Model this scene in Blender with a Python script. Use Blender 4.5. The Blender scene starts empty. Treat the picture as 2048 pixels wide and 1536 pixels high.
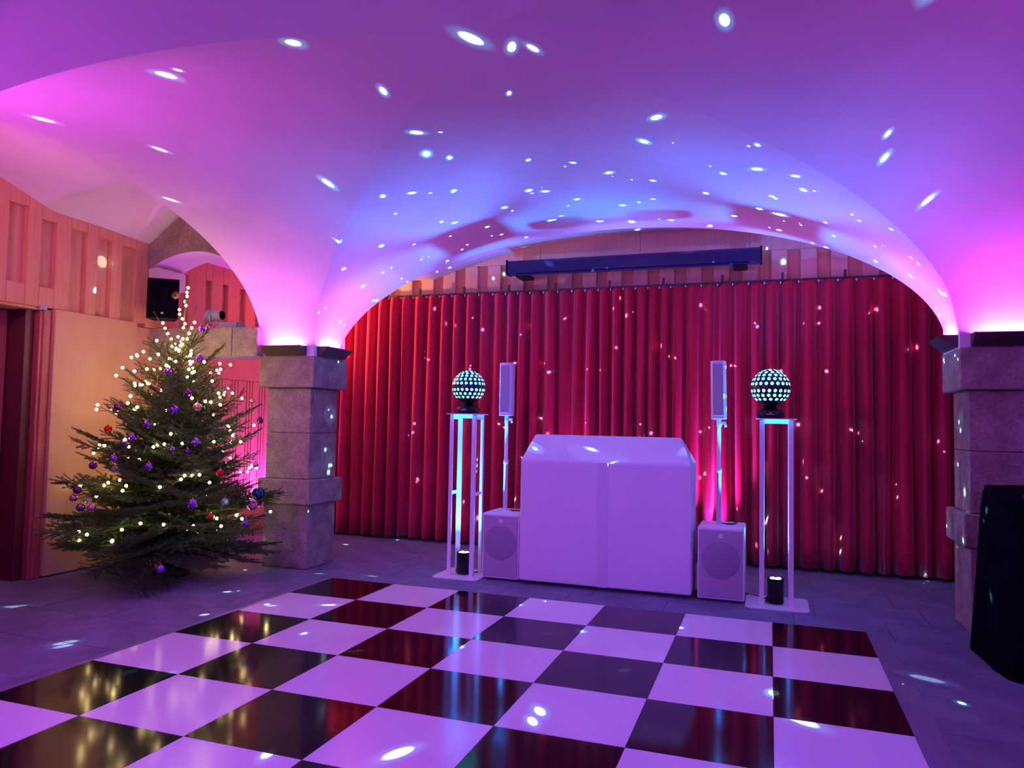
import bpy, bmesh, math, random
from mathutils import Vector, Matrix
sc = bpy.context.scene
col = sc.collection
PI = math.pi
# ------------------------------------------------------------------ camera
T = 0.61                                   # one dance floor tile
yaw, pitch, roll = -.3366, .0509, .0190
fw = Vector((math.sin(yaw) * math.cos(pitch), math.cos(yaw) * math.cos(pitch), math.sin(pitch)))
rt = Vector((math.cos(yaw), -math.sin(yaw), 0))
up = rt.cross(fw)
rt, up = rt * math.cos(roll) + up * math.sin(roll), up * math.cos(roll) - rt * math.sin(roll)
cd = bpy.data.cameras.new('camera')
cd.sensor_fit = 'HORIZONTAL'; cd.sensor_width = 36; cd.lens = 1479.53 / 2048 * 36; cd.clip_start = .05
cam = bpy.data.objects.new('camera', cd); col.objects.link(cam)
m = Matrix.Identity(4)
for i in range(3):
    m[i][0], m[i][1], m[i][2] = rt[i], up[i], -fw[i]
m.translation = (3.645, -5.714, 1.416)
cam.matrix_world = m
sc.camera = cam
# ------------------------------------------------------------------ world, exposure
w = bpy.data.worlds.new('world'); sc.world = w; w.use_nodes = True
w.node_tree.nodes['Background'].inputs[0].default_value = (.02, .01, .04, 1)
w.node_tree.nodes['Background'].inputs[1].default_value = .1
vs = sc.view_settings
vs.view_transform = 'Standard'; vs.look = 'None'; vs.gamma = 1; vs.use_curve_mapping = False
vs.exposure = 0.02
try:
    sc.cycles.use_denoising = True
    sc.cycles.sample_clamp_indirect = 6
    sc.cycles.max_bounces = 7
    sc.cycles.diffuse_bounces = 4
    sc.cycles.adaptive_threshold = .06
except Exception:
    pass
# powers of the lamps, used by their builders further down
P_TRAY = 10.8; C_TRAY = (1.0, .06, 1.0)
P_PAR = 700.0; C_PAR = (.02, .20, 1.0)
P_CURT = 240.0; C_CURT = (.62, .07, 1.0)
P_VIOLET_FILL = 50.0; C_VIOLET_FILL = (.22, .03, 1.0)
P_WASH_FILL = 190.0; C_WASH_FILL = ((.50, .07, 1.0), (.13, .06, 1.0))
P_WARM = 230.0; C_WARM = (1.0, .50, .16)
P_AISLE_FILL = 66.0; C_AISLE_FILL = (1.0, .34, .30)
P_BALL = 2200.0
L_BULB = 40.0

# ------------------------------------------------------------------ mesh helpers
class MB:
    def __init__(self):
        self.v = []; self.f = []; self.mi = []; self.sm = []
    def add(self, vs, fs, mi=0, smooth=False):
        o = len(self.v); self.v += [tuple(p) for p in vs]
        for f in fs:
            self.f.append(tuple(i + o for i in f)); self.mi.append(mi); self.sm.append(smooth)
        return self
    def box(self, x0, x1, y0, y1, z0, z1, mi=0):
        return self.add([(x0,y0,z0),(x1,y0,z0),(x1,y1,z0),(x0,y1,z0),(x0,y0,z1),(x1,y0,z1),(x1,y1,z1),(x0,y1,z1)],
                 [(0,3,2,1),(4,5,6,7),(0,1,5,4),(1,2,6,5),(2,3,7,6),(3,0,4,7)], mi)
    def prism(self, pts, z0, z1, mi=0, smooth=False):        # pts counter-clockwise xy
        n = len(pts)
        self.add([(x,y,z0) for x,y in pts] + [(x,y,z1) for x,y in pts],
                 [tuple(range(n))[::-1], tuple(range(n, 2*n))], mi)
        return self.add([(x,y,z0) for x,y in pts] + [(x,y,z1) for x,y in pts],
                 [(i, (i+1) % n, n + (i+1) % n, n + i) for i in range(n)], mi, smooth)
    def lathe(self, prof, n=24, c=(0,0,0), mi=0, smooth=True, axis='z'):
        vs = []
        for r, z in prof:
            for k in range(n):
                a = 2*PI*k/n; p = (r*math.cos(a), r*math.sin(a), z)
                if axis == 'x': p = (p[2], p[0], p[1])
                if axis == 'y': p = (p[0], p[2], p[1])
                vs.append((p[0]+c[0], p[1]+c[1], p[2]+c[2]))
        fs = []
        for j in range(len(prof)-1):
            for k in range(n):
                fs.append((j*n+k, j*n+(k+1) % n, (j+1)*n+(k+1) % n, (j+1)*n+k))
        if prof[0][0] > 1e-6: fs.append(tuple(range(n))[::-1])
        if prof[-1][0] > 1e-6: fs.append(tuple(range((len(prof)-1)*n, len(prof)*n)))
        return self.add(vs, fs, mi, smooth)
    def tube(self, pts, rad, n=6, mi=0, cap=True):
        pts = [Vector(p) for p in pts]; vs = []; N = len(pts)
        rr = rad if isinstance(rad, (list, tuple)) else [rad]*N
        ref = None
        for i, p in enumerate(pts):
            t = (pts[min(i+1, N-1)] - pts[max(i-1, 0)])
            t = t.normalized() if t.length > 1e-9 else Vector((0,0,1))
            if ref is None: ref = Vector((0,0,1)) if abs(t.z) < .9 else Vector((1,0,0))
            a = ref - t*ref.dot(t); a = a.normalized() if a.length > 1e-6 else t.orthogonal().normalized()
            ref = a; b = t.cross(a)
            for k in range(n):
                q = p + (a*math.cos(2*PI*k/n) + b*math.sin(2*PI*k/n))*rr[i]
                vs.append(tuple(q))
        fs = []
        for j in range(N-1):
            for k in range(n):
                fs.append((j*n+k, j*n+(k+1) % n, (j+1)*n+(k+1) % n, (j+1)*n+k))
        if cap: fs += [tuple(range(n))[::-1], tuple(range((N-1)*n, N*n))]
        return self.add(vs, fs, mi, True)
    def grid(self, fn, us, ws, mi=0, smooth=True, flip=False):
        vs = [fn(a, b) for a in us for b in ws]; n = len(ws); fs = []
        for i in range(len(us)-1):
            for j in range(n-1):
                f = (i*n+j, (i+1)*n+j, (i+1)*n+j+1, i*n+j+1)
                fs.append(f[::-1] if flip else f)
        return self.add(vs, fs, mi, smooth)
    def mesh(self, name, mats, bevel=0, segs=2):
        me = bpy.data.meshes.new(name)
        me.from_pydata(self.v, [], self.f)
        for mt in (mats if isinstance(mats, (list, tuple)) else [mats]): me.materials.append(mt)
        for p, k, s in zip(me.polygons, self.mi, self.sm):
            p.material_index = k; p.use_smooth = s
        if bevel:
            bm = bmesh.new(); bm.from_mesh(me)
            bmesh.ops.remove_doubles(bm, verts=bm.verts, dist=1e-5)
            es = [e for e in bm.edges if len(e.link_faces) == 2 and e.calc_face_angle(0) > .5]
            bmesh.ops.bevel(bm, geom=es, offset=bevel, segments=segs, affect='EDGES', profile=.5, clamp_overlap=True)
            bm.to_mesh(me); bm.free()
        me.update()
        return me
    def build(self, name, mats, parent=None, bevel=0, segs=2, loc=None, rz=0):
        return ob(name, self.mesh(name, mats, bevel, segs), parent, loc, rz)

def ob(name, me, parent=None, loc=None, rz=0):
    o = bpy.data.objects.new(name, me); col.objects.link(o)
    if parent: o.parent = parent
    if loc: o.location = loc
    if rz: o.rotation_euler[2] = rz
    return o
def tag(o, label=None, cat=None, group=None, kind=None):
    if label: o['label'] = label
    if cat: o['category'] = cat
    if group: o['group'] = group
    if kind: o['kind'] = kind
    return o
def thing(name, label, cat, loc=(0,0,0), rz=0, group=None, kind=None):
    return tag(ob(name, None, None, loc, rz), label, cat, group, kind)
def copy_tree(o, parent=None):
    c = o.copy(); col.objects.link(c); c.parent = parent
    for ch in o.children: copy_tree(ch, c)
    return c
def lamp(name, kind, energy, color, parent=None, loc=(0,0,0), **kw):
    l = bpy.data.lights.new(name, kind); l.energy = energy; l.color = color
    for k, v in kw.items(): setattr(l, k, v)
    o = bpy.data.objects.new(name, l); col.objects.link(o); o.location = loc
    if parent: o.parent = parent
    return o
def aim(o, d):
    o.rotation_euler = Vector(d).to_track_quat('-Z', 'Y').to_euler()

# ------------------------------------------------------------------ materials
def mat(name, c, rough=.6, c2=None, scale=6, stretch=(1,1,1), metal=0, bump=0, bscale=None, detail=4, spec=.5, lo=.35, hi=.65, coat=0, sheen=0):
    m = bpy.data.materials.new(name); m.use_nodes = True
    nt = m.node_tree; b = nt.nodes['Principled BSDF']
    b.inputs['Base Color'].default_value = (*c, 1); b.inputs['Roughness'].default_value = rough
    b.inputs['Metallic'].default_value = metal; b.inputs['Specular IOR Level'].default_value = spec
    b.inputs['Coat Weight'].default_value = coat
    b.inputs['Sheen Weight'].default_value = sheen; b.inputs['Sheen Roughness'].default_value = .35
    if c2 or bump:
        tc = nt.nodes.new('ShaderNodeTexCoord'); mp = nt.nodes.new('ShaderNodeMapping')
        mp.inputs['Scale'].default_value = stretch
        nt.links.new(tc.outputs['Object'], mp.inputs['Vector'])
    if c2:
        n = nt.nodes.new('ShaderNodeTexNoise'); n.inputs['Scale'].default_value = scale; n.inputs['Detail'].default_value = detail
        r = nt.nodes.new('ShaderNodeValToRGB')
        r.color_ramp.elements[0].position = lo; r.color_ramp.elements[0].color = (*c, 1)
        r.color_ramp.elements[1].position = hi; r.color_ramp.elements[1].color = (*c2, 1)
        nt.links.new(mp.outputs[0], n.inputs['Vector']); nt.links.new(n.outputs['Fac'], r.inputs[0])
        nt.links.new(r.outputs[0], b.inputs['Base Color'])
    if bump:
        n2 = nt.nodes.new('ShaderNodeTexNoise'); n2.inputs['Scale'].default_value = bscale or scale*4; n2.inputs['Detail'].default_value = 5
        bp = nt.nodes.new('ShaderNodeBump'); bp.inputs['Strength'].default_value = bump; bp.inputs['Distance'].default_value = .01
        nt.links.new(mp.outputs[0], n2.inputs['Vector']); nt.links.new(n2.outputs['Fac'], bp.inputs['Height'])
        nt.links.new(bp.outputs[0], b.inputs['Normal'])
    return m
def grain(m, sc_, amt):
    nt = m.node_tree; b = nt.nodes['Principled BSDF']; src = b.inputs['Base Color'].links[0].from_socket
    tc = nt.nodes.new('ShaderNodeTexCoord'); n = nt.nodes.new('ShaderNodeTexNoise'); n.inputs['Scale'].default_value = sc_; n.inputs['Detail'].default_value = 6; n.inputs['Roughness'].default_value = .75
    r = nt.nodes.new('ShaderNodeMapRange'); r.inputs['From Min'].default_value = .3; r.inputs['From Max'].default_value = .7; r.inputs['To Min'].default_value = 1-amt; r.inputs['To Max'].default_value = 1+amt
    x = nt.nodes.new('ShaderNodeVectorMath'); x.operation = 'SCALE'
    nt.links.new(tc.outputs['Object'], n.inputs['Vector']); nt.links.new(n.outputs['Fac'], r.inputs['Value']); nt.links.new(src, x.inputs[0]); nt.links.new(r.outputs[0], x.inputs['Scale'])
    nt.links.new(x.outputs[0], b.inputs['Base Color'])
def emis(name, c, s, transparent=False):
    m = bpy.data.materials.new(name); m.use_nodes = True; nt = m.node_tree
    nt.nodes.remove(nt.nodes['Principled BSDF'])
    e = nt.nodes.new('ShaderNodeEmission'); e.inputs[0].default_value = (*c, 1); e.inputs[1].default_value = s
    out = nt.nodes['Material Output']
    if transparent:
        t = nt.nodes.new('ShaderNodeBsdfTransparent'); a = nt.nodes.new('ShaderNodeAddShader')
        nt.links.new(t.outputs[0], a.inputs[0]); nt.links.new(e.outputs[0], a.inputs[1]); nt.links.new(a.outputs[0], out.inputs[0])
    else:
        nt.links.new(e.outputs[0], out.inputs[0])
    return m

M = {}
M['plaster'] = mat('plaster', (.80,.78,.78), .85, (.74,.72,.73), 1.6, bump=.25, bscale=9, spec=.2)
M['stone'] = mat('sandstone', (.29,.24,.20), .9, (.38,.33,.28), 7, bump=1.0, bscale=45, spec=.2, detail=7)
M['stone2'] = mat('worn_sandstone', (.26,.215,.165), .9, (.38,.32,.25), 7, bump=1.2, bscale=40, spec=.2, detail=9, lo=.36, hi=.66)
M['floor'] = mat('flagstone', (.135,.135,.20), .7, (.20,.195,.285), 3.2, bump=.5, bscale=40, spec=.3, detail=6)
grain(M['stone'], 34, .28); grain(M['stone2'], 34, .26); grain(M['floor'], 22, .18)
M['joint'] = mat('mortar', (.10,.09,.09), .95)
M['wood'] = mat('larch_panel', (.64,.31,.18), .55, (.70,.355,.215), 3.0, (14,14,1.1), bump=.15, bscale=5, spec=.35)
M['wood2'] = mat('pale_larch_board', (.76,.46,.33), .5, (.82,.52,.38), 3.0, (14,14,1.1), spec=.35)
M['ply'] = mat('plywood', (.60,.36,.19), .45, (.66,.42,.24), 1.5, (3,3,1), spec=.4)
M['doorwood'] = mat('dark_red_wood', (.36,.085,.075), .35, (.46,.12,.09), 2.5, (12,12,.8), spec=.5)
M['darkframe'] = mat('dark_frame', (.10,.02,.02), .4)
M['velvet'] = mat('red_curtain_cloth', (.48,.018,.052), .85, (.56,.024,.062), 2, (8,8,.6), bump=.12, bscale=30, spec=.08, sheen=.55)
M['tile_white'] = mat('white_tile', (.86,.84,.85), .16, bump=.015, bscale=3, spec=.45)
M['tile_black'] = mat('black_tile', (.006,.006,.008), .10, bump=.02, bscale=3, spec=.42)
M['alu'] = mat('aluminium_edge', (.24,.25,.34), .4, metal=.3)
M['white'] = mat('white_paint', (.82,.82,.84), .35)
M['whitemetal'] = mat('white_powder_coat', (.84,.84,.86), .30)
M['grille'] = mat('white_grille', (.40,.37,.41), .7, (.46,.43,.47), 160)
M['cone'] = mat('grey_woofer_behind_grille', (.31,.29,.34), .8)
M['lycra'] = mat('white_stretch_cloth', (.80,.79,.80), .5, (.77,.76,.78), 2.0, bump=.08, bscale=2.2, spec=.15)
M['lycra_shaded'] = mat('white_cloth_strut_shadow', (.70,.68,.72), .55)  # greyer tone paints the frame's shadow showing through the cloth
M['black'] = mat('black_plastic', (.003,.003,.004), .5, spec=.3)
M['blackcloth'] = mat('black_cloth', (.0025,.0025,.005), .95, (.004,.004,.008), 8, spec=.02)
M['screencase'] = mat('black_case_blue_sheen', (.007,.010,.075), .30, spec=.5)  # blue light reflected by the black case is put into the base colour
M['tray'] = mat('dark_brown_metal', (.060,.030,.030), .45)
M['greymetal'] = mat('grey_metal', (.35,.38,.42), .45)
M['needle'] = mat('fir_needles', (.045,.105,.022), .5, (.11,.21,.05), 3.0, spec=.35)
M['bark'] = mat('fir_bark', (.09,.055,.03), .85)
M['cable'] = mat('dark_green_wire', (.01,.03,.012), .6)
M['blackcable'] = mat('black_cable', (.01,.01,.01), .6)
M['gold'] = mat('gold_cap', (.75,.55,.22), .25, metal=1)
M['ball_shell'] = mat('black_ball_shell', (.010,.012,.016), .35)
M['lens'] = emis('lit_lens', (.17,.76,1.0), 1.2, True)
M['led'] = emis('blue_led', (.45,.62,1.0), 14)
M['ledpink'] = emis('pink_led', (1.0,.25,.9), 10)
M['ledwarm'] = emis('warm_led', (1.0,.65,.3), 8)
M['bulb'] = emis('warm_bulb', (1.0,.70,.28), L_BULB)
for k_ in ('lens', 'led', 'ledpink', 'ledwarm'): M[k_].cycles.emission_sampling = 'NONE'      # faint next to the lamps beside them
M['badge'] = mat('pale_badge', (.75,.74,.78), .4)
M['cone_brown'] = mat('pine_cone', (.20,.10,.05), .8)

# ================================================================== FLOOR
fl = MB().box(-3.2, 7.6, -8.6, 2.6, -.25, -.006).build('floor', M['joint'])
tag(fl, 'grey flagstone floor of the vaulted room', 'floor', kind='structure')
random.seed(4)
rows = []
y = 2.46
slabs = {}
while y > -3.4:
    h = .52; x = -2.6 - random.random()*.7
    while x < 6.2:
        wd = random.choice((.62, .78, .94))
        key = wd
        if key not in slabs:
            slabs[key] = MB().box(.0025, wd-.0025, .0025, h-.0025, -.02, 0).mesh('slab', M['floor'])
        hidden = (x > .1 and x+wd < 4.15 and y < -.1)
        if not hidden:
            o = ob('slab', slabs[key], fl, (x, y-h, random.uniform(-.0012, 0)))
        x += wd
    y -= h

# ================================================================== VAULT
XC, YC, A, BB, BF, ZS, H = 2.25, -2.45, 2.65, 2.65, 1.2, 2.08, 1.22
def sq(u): return math.sqrt(max(0.0, 1-u*u))
cs = [math.sin(PI/2*(-1 + 2*i/72)) for i in range(73)]
def rng(a, b, n): return [a + (b-a)*i/(n-1) for i in range(n)]
mb = MB()
def back(v, s):
    u = s*min(v, 1); z = ZS + H*sq(u)
    if v <= 1: return (XC + A*u, YC + BB*v, z)
    ye = .62 + .68*sq(u)                      # the arch edge runs back as it rises
    return (XC + A*u, .2 + (ye-.2)*(v-1)/.2, z)
def front(v, s):
    u = s*min(v, 1); return (XC + A*u, YC - BF*v, ZS + (H - .03*(v*v-u*u))*sq(u))
def side(sg):
    def fn(u, s):
        v = s*min(u, 1); return (XC + sg*A*u, YC + (BB if v > 0 else BF)*v, ZS + H*sq(v))
    return fn
vb = rng(0, 1, 40) + rng(1, 1.2, 12)[1:]
mb.grid(back, vb, cs)
mb.grid(front, rng(0, 1, 30) + rng(1, 1.5, 4)[1:], cs, flip=True)
us = rng(0, 1, 40) + rng(1, 1.2264, 6)[1:]
mb.grid(side(-1), us, cs, flip=True); mb.grid(side(1), us, cs)
XL, XR, YB = XC - A*1.2264, XC + A*1.2264, YC + BB*1.2
YF = YC - BF*1.5
# spandrel walls above the arches and the plaster feet on the pillars
mb.grid(lambda s, t: (back(1.2, s)[0], back(1.2, s)[1], back(1.2, s)[2]*(1-t) + 4.3*t), cs, [0, 1], smooth=False)
mb.grid(lambda s, t: (XL, side(-1)(1.2264, s)[1], side(-1)(1.2264, s)[2]*(1-t) + 4.3*t), cs, [0, 1], smooth=False)
mb.grid(lambda s, t: (XR, side(1)(1.2264, s)[1], side(1)(1.2264, s)[2]*(1-t) + 4.3*t), cs, [0, 1], smooth=False)
mb.grid(lambda s, t: (front(1.5, s)[0], YF, front(1.5, s)[2]*(1-t) + 4.3*t), cs, [0, 1], smooth=False)
PX0, PX1, PY0, PY1 = -1.0, -.40, .20, .73          # left back pillar footprint
for (x0, x1) in ((XL, XC-A), (XC+A, XR)):
    for (y0, y1) in ((YC+BB, YB), (YF, YC-BF)):
        mb.box(x0, x1, y0, y1, 1.99, ZS)
        for yy in (YB if y1 > 0 else YF,):
            mb.add([(x0,yy,ZS),(x1,yy,ZS),(x1,yy,4.3),(x0,yy,4.3)], [(0,1,2,3)])
        xx = x0 if x0 < 0 else x1
        mb.add([(xx,y0,ZS),(xx,y1,ZS),(xx,y1,4.3),(xx,y0,4.3)], [(0,1,2,3)])
# back aisle ceiling
def gz(x):
    t = (x-2.4)/2.95
    return max(3.12, 2.72 + .80*sq(t) if abs(t) < 1 else 3.12)
mb.grid(lambda x, yy: (x, yy, gz(x)), rng(-2.4, 7.3, 80), [YB, 1.5, 2.45])
# left aisle ceiling
ZW = [(-8.6,3.5),(-2.5,3.5),(-2.0,3.45),(-1.5,3.334),(-1.237,3.248),(-1.01,3.172),(-.75,3.165),(-.5,3.157),(0,3.128),(.5,3.12)]
def interp(tb, t):
    for (a, va), (b, vb_) in zip(tb, tb[1:]):
        if t <= b: return va + (vb_-va)*max(0, (t-a))/(b-a)
    return tb[-1][1]
def zw(yy): return sum(interp(ZW, yy+d) for d in (-.06,-.03,0,.03,.06))/5
def webz(yy):
    v = (yy-YC)/(BB if yy > YC else BF); return ZS + H*sq(min(1, abs(v)))
def za(x, yy):
    s = min(1, max(0, (x+2.28)/1.28))
    t = min(1, max(0, (yy+1.45)/1.0)); t = t*t*(3-2*t)
    hi = zw(yy) + .58*math.sin(PI/2*min(1, s*1.05)); lo = zw(yy)*(1-s) + max(3.0, webz(yy))*s
    return hi*t + lo*(1-t)
mb.grid(lambda x, yy: (x, yy, za(x, yy)), rng(-2.36, XL, 24), rng(-4.2, .08, 60), flip=True)
mb.box(-2.4, XL, .43, YB+.02, 3.2, 3.25)
# front and right aisle ceilings (behind and beside the viewer)
mb.grid(lambda x, yy: (x, yy, 3.25), [-2.4, 7.3], [-8.5, YF])
mb.grid(lambda x, yy: (x, yy, 3.35), [XR, 7.3], [YF, YB])
mb.grid(lambda x, yy: (x, yy, 3.3), [-2.4, XL], [-5, -4.2])
cl = mb.build('ceiling', M['plaster'])
tag(cl, 'white plaster groin vault spanning the room', 'ceiling', kind='structure')

# transverse wall with a segmental arch between the left pillar and the panelled wall
def az(x): return 3.03 - (.48 if x < -1.72 else .60)*(x+1.72)**2
xs = rng(-2.30, XL, 28)
mb = MB()
mb.grid(lambda x, t: (x, .05, az(x)*(1-t) + (za(x, .05)+.03)*t), xs, [0, .5, 1], smooth=False, flip=False)
wt = mb.build('wall_aisle', M['stone'])
tag(wt, 'rough sandstone wall over the small arch beside the speaker', 'wall', kind='structure')
mb = MB()
mb.grid(lambda x, yy: (x, yy, az(x)), xs, [.05, .25, .45])
mb.grid(lambda x, t: (x, .45, az(x)*(1-t) + 3.3*t), xs, [0, 1], smooth=False)
mb.build('arch_soffit', M['plaster'], wt)
MB().box(-2.34, -2.16, .06, .44, 2.70, 2.90).build('corbel', M['plaster'], wt, bevel=.02)
# stone beam under that arch
bmx = thing('stone_beam', 'weathered sandstone beam spanning from left pillar to panelled wall', 'beam', kind='structure')
for i, (a, b) in enumerate(((-2.30,-1.86),(-1.855,-1.27),(-1.265,-.97))):
    MB().box(a, b, .10 + .004*i, .50, 1.995, 2.285 - .006*i).build('stone_block', M['stone'], bmx, bevel=.008)

# ================================================================== PILLARS
def pillar(x0, x1, y0, y1, label):
    p = thing('stone_pillar', label, 'pillar', ((x0+x1)/2, (y0+y1)/2, 0), kind='structure')
    w2, d2 = (x1-x0)/2, (y1-y0)/2
    k = 0
    for (z0, z1, g, bv) in ((0,.60,-.045,.012),(.602,.835,.0,.014),(.837,1.27,-.05,.008),(1.272,1.698,-.05,.008),(1.70,1.998,.012,.012)):
        mb = MB().box(-w2-g, w2+g, -d2-g, d2+g, z0, z1)
        mb.build('stone_block', M['stone2'], p, bevel=bv); k += 1
    return p
pillar(-.985, -.40, .20, .76, 'square sandstone pillar behind the fir tree')
pillar(4.91, 5.50, .20, .76, 'square sandstone pillar behind the black draped table')
pillar(-.985, -.40, YF, YC-BF, 'sandstone pillar out of view beside the camera')
pillar(4.91, 5.50, YF, YC-BF, 'sandstone pillar out of view right of the camera')

# trough lights on the pillar capitals
def tray(x, y, rz, label, length=.43, power=1.0):
    t = thing('uplight_trough', label, 'uplight', (x, y, 2.002), rz, 'trough uplights on the pillar capitals')
    L = length/2
    # cross-section in local x (out), z
    prof = [(0,0),(.035,0),(.125,.085),(.115,.090),(.030,.014),(0,.014)]
    mb = MB(); n = len(prof)
    vs_ = [(x_, -L, z_) for x_, z_ in prof] + [(x_, L, z_) for x_, z_ in prof]
    mb.add(vs_, [(i, i+n, (i+1) % n + n, (i+1) % n) for i in range(n)])
    mb.build('trough', M['tray'], t)
    for s in (-1, 1):
        pl = [(0,0),(.035,0),(.125,.09),(0,.09)]
        yy = s*L
        MB().add([(a, yy-.004, b) for a, b in pl] + [(a, yy+.004, b) for a, b in pl],
                 [(0,1,2,3),(7,6,5,4),(0,4,5,1),(1,5,6,2),(2,6,7,3),(3,7,4,0)]).build('end_plate', M['tray'], t)
    MB().box(.02, .05, -L+.05, L-.05, .016, .03).build('led_strip', M['ledpink'], t)
    l = lamp('trough_light', 'AREA', P_TRAY*power, C_TRAY, t, (.055, 0, .06), shape='RECTANGLE', size=.05, size_y=length-.06)
    l.rotation_euler = (PI, 0, 0)
    return t
tray(-.70, .20, -PI/2, 'dark trough uplight on the front of the pillar behind the fir tree')
tray(-.40, .47, 0, 'dark trough uplight on the curtain side of the pillar behind the fir tree')
tray(5.22, .20, -PI/2, 'dark trough uplight on the front of the pillar behind the draped table', .5)
tray(4.91, .47, PI, 'dark trough uplight on the left side of the pillar behind the draped table')
tray(-.70, YC-BF, PI/2, 'trough uplight on the pillar beside the camera', power=3.9)
tray(5.20, YC-BF, PI/2, 'trough uplight on the pillar right of the camera', power=.8)

# ================================================================== LEFT WALL
wl = MB().box(-2.45, -2.335, -.985, 2.6, 0, 3.7).box(-2.45, -2.335, -8.5, -.985, 2.31, 3.7).box(-2.45, -2.335, -8.5, -2.6, 0, 2.31).build('wall_left', M['wood'])
tag(wl, 'wood panelled wall beside the fir tree', 'wall', kind='structure')
def bd(y0, y1, z0, z1, x1=-2.28, x0=-2.335):
    MB().box(x0, x1, y0, y1, z0, z1).build('board', M['wood'], wl, bevel=.004, segs=1)
rec = [(-2.82,-2.66),(-2.54,-2.38),(-2.26,-2.10),(-1.97,-1.81),(-1.69,-1.53),(-1.401,-1.234),(-1.112,-.968),(-.827,-.659),(-.542,-.388),(-.268,-.108)]
edges = [-3.1] + [e for r in rec for e in r] + [.05]
for i in range(0, len(edges), 2):
    a, b = edges[i], edges[i+1]
    bd(a+.001, b-.001, 2.325, zw((a+b)/2)+.12)
for (a, b) in rec:
    t = min(zw(a), zw(b)) - .085
    bd(a+.001, b-.001, t, t+.30)
    if b < -.9: bd(a+.001, b-.001, 2.325, 2.50)
# rear bay of the same wall, above and below the beam
rb = [(.50,.60),(.86,.96),(1.13,1.22),(1.42,1.52),(1.70,1.80),(2.0,2.1)]
edges = [.05] + [e for r in rb for e in r] + [2.33]
for i in range(0, len(edges), 2): bd(edges[i]+.001, edges[i+1]-.001, 2.29, 3.2)
for a, b in rb: bd(a+.001, b-.001, 2.93, 3.2)
bd(-.078, 2.33, 1.845, 2.285)
cen = [.08,.34,.60,.86,1.125,1.395,1.655,1.89,2.13]
pos = [-.078]
for c in cen:
    pos += [c-.057, c-.043, c-.007, c+.007, c+.043, c+.057]
pos.append(2.33)
for i in range(0, len(pos), 2): bd(pos[i], pos[i+1], .30, 1.84)
bd(-.078, 2.33, 0, .296)
# flush plywood door leaf
d1 = thing('door_1', 'flush pale plywood door leaf standing against the panelled wall', 'door', kind='structure')
MB().box(-2.33, -2.25, -.968, -.082, .012, 2.322).build('door_leaf', M['ply'], d1, bevel=.004, segs=1)
MB().box(-2.25, -2.242, -.158, -.108, 1.26, 1.40).build('lock_plate', M['black'], d1, bevel=.003, segs=1)
MB().lathe([(.011,0),(.011,.03),(.016,.032),(.016,.04),(0,.04)], 12, axis='x', c=(-2.243,-.133,1.15)).build('latch_knob', M['black'], d1)
# recessed dark door
d2 = thing('door_2', 'dark red wooden sliding door at the edge of the picture', 'door', kind='structure')
yy = -1.16
for i in range(8):
    MB().box(-2.60, -2.56, yy-.20, yy-.004, .01, 2.30).build('plank', M['doorwood'], d2, bevel=.004, segs=1)
    yy -= .20
MB().box(-2.62, -2.36, -1.155, -1.075, 0, 2.31).build('door_post', M['darkframe'], d2, bevel=.004, segs=1)
MB().box(-2.62, -2.30, -1.072, -1.03, 0, 2.31).build('door_post', M['doorwood'], d2, bevel=.004, segs=1)
MB().box(-2.34, -2.285, -1.045, -.972, 0, 2.31).build('door_jamb', M['doorwood'], d2, bevel=.004, segs=1)
MB().box(-2.62, -2.30, -2.75, -1.03, 2.30, 2.325).build('door_head', M['wood'], d2)
MB().box(-2.36, -2.27, -1.10, -1.03, 2.302, 2.342).build('rail_end', M['greymetal'], d2, bevel=.006)
MB().box(-2.70, -2.62, -2.8, -.98, 0, 2.4).build('reveal_back', M['darkframe'], d2)

# ================================================================== BACK WALL
wb = MB().box(-2.5, 7.4, 2.385, 2.6, 0, 3.75).build('wall_back', M['wood'])
tag(wb, 'wood panelled wall above the red curtains', 'wall', kind='structure')
def bb(x0, x1, z0, z1): MB().box(x0, x1, 2.345, 2.385, z0, z1).build('board', M['wood2'], wb, bevel=.003, segs=1)
for k in range(-5, 24):
    xk = -.492 + .2865*k
    if xk > 6.8: break
    bb(xk-.155, xk, 2.2, 3.248)
xx = -2.3
while xx < 6.9:
    bb(xx, xx+1.145, 3.25, 3.62); xx += 1.148
MB().box(-2.5, 7.4, -8.7, -8.5, 0, 3.75).build('wall_front', M['plaster'])['kind'] = 'structure'
MB().box(7.2, 7.4, -8.5, 2.6, 0, 3.75).build('wall_right', M['plaster'])['kind'] = 'structure'

# curtain rail
rail = thing('curtain_rail', 'thin dark curtain rail along the panelled back wall', 'curtain rail')
MB().box(-2.2, 6.9, 2.215, 2.245, 2.895, 2.915).build('rail', M['tray'], rail)
for xk in (-1.35,-.75,-.324,.25,.806,1.362,1.978,2.56,3.17,3.76,4.343,4.92,5.5):
    MB().box(xk-.012, xk+.012, 2.22, 2.345, 2.90, 2.915).box(xk-.012, xk+.012, 2.222, 2.238, 2.915, 2.985).build('rail_bracket', M['tray'], rail)

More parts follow.
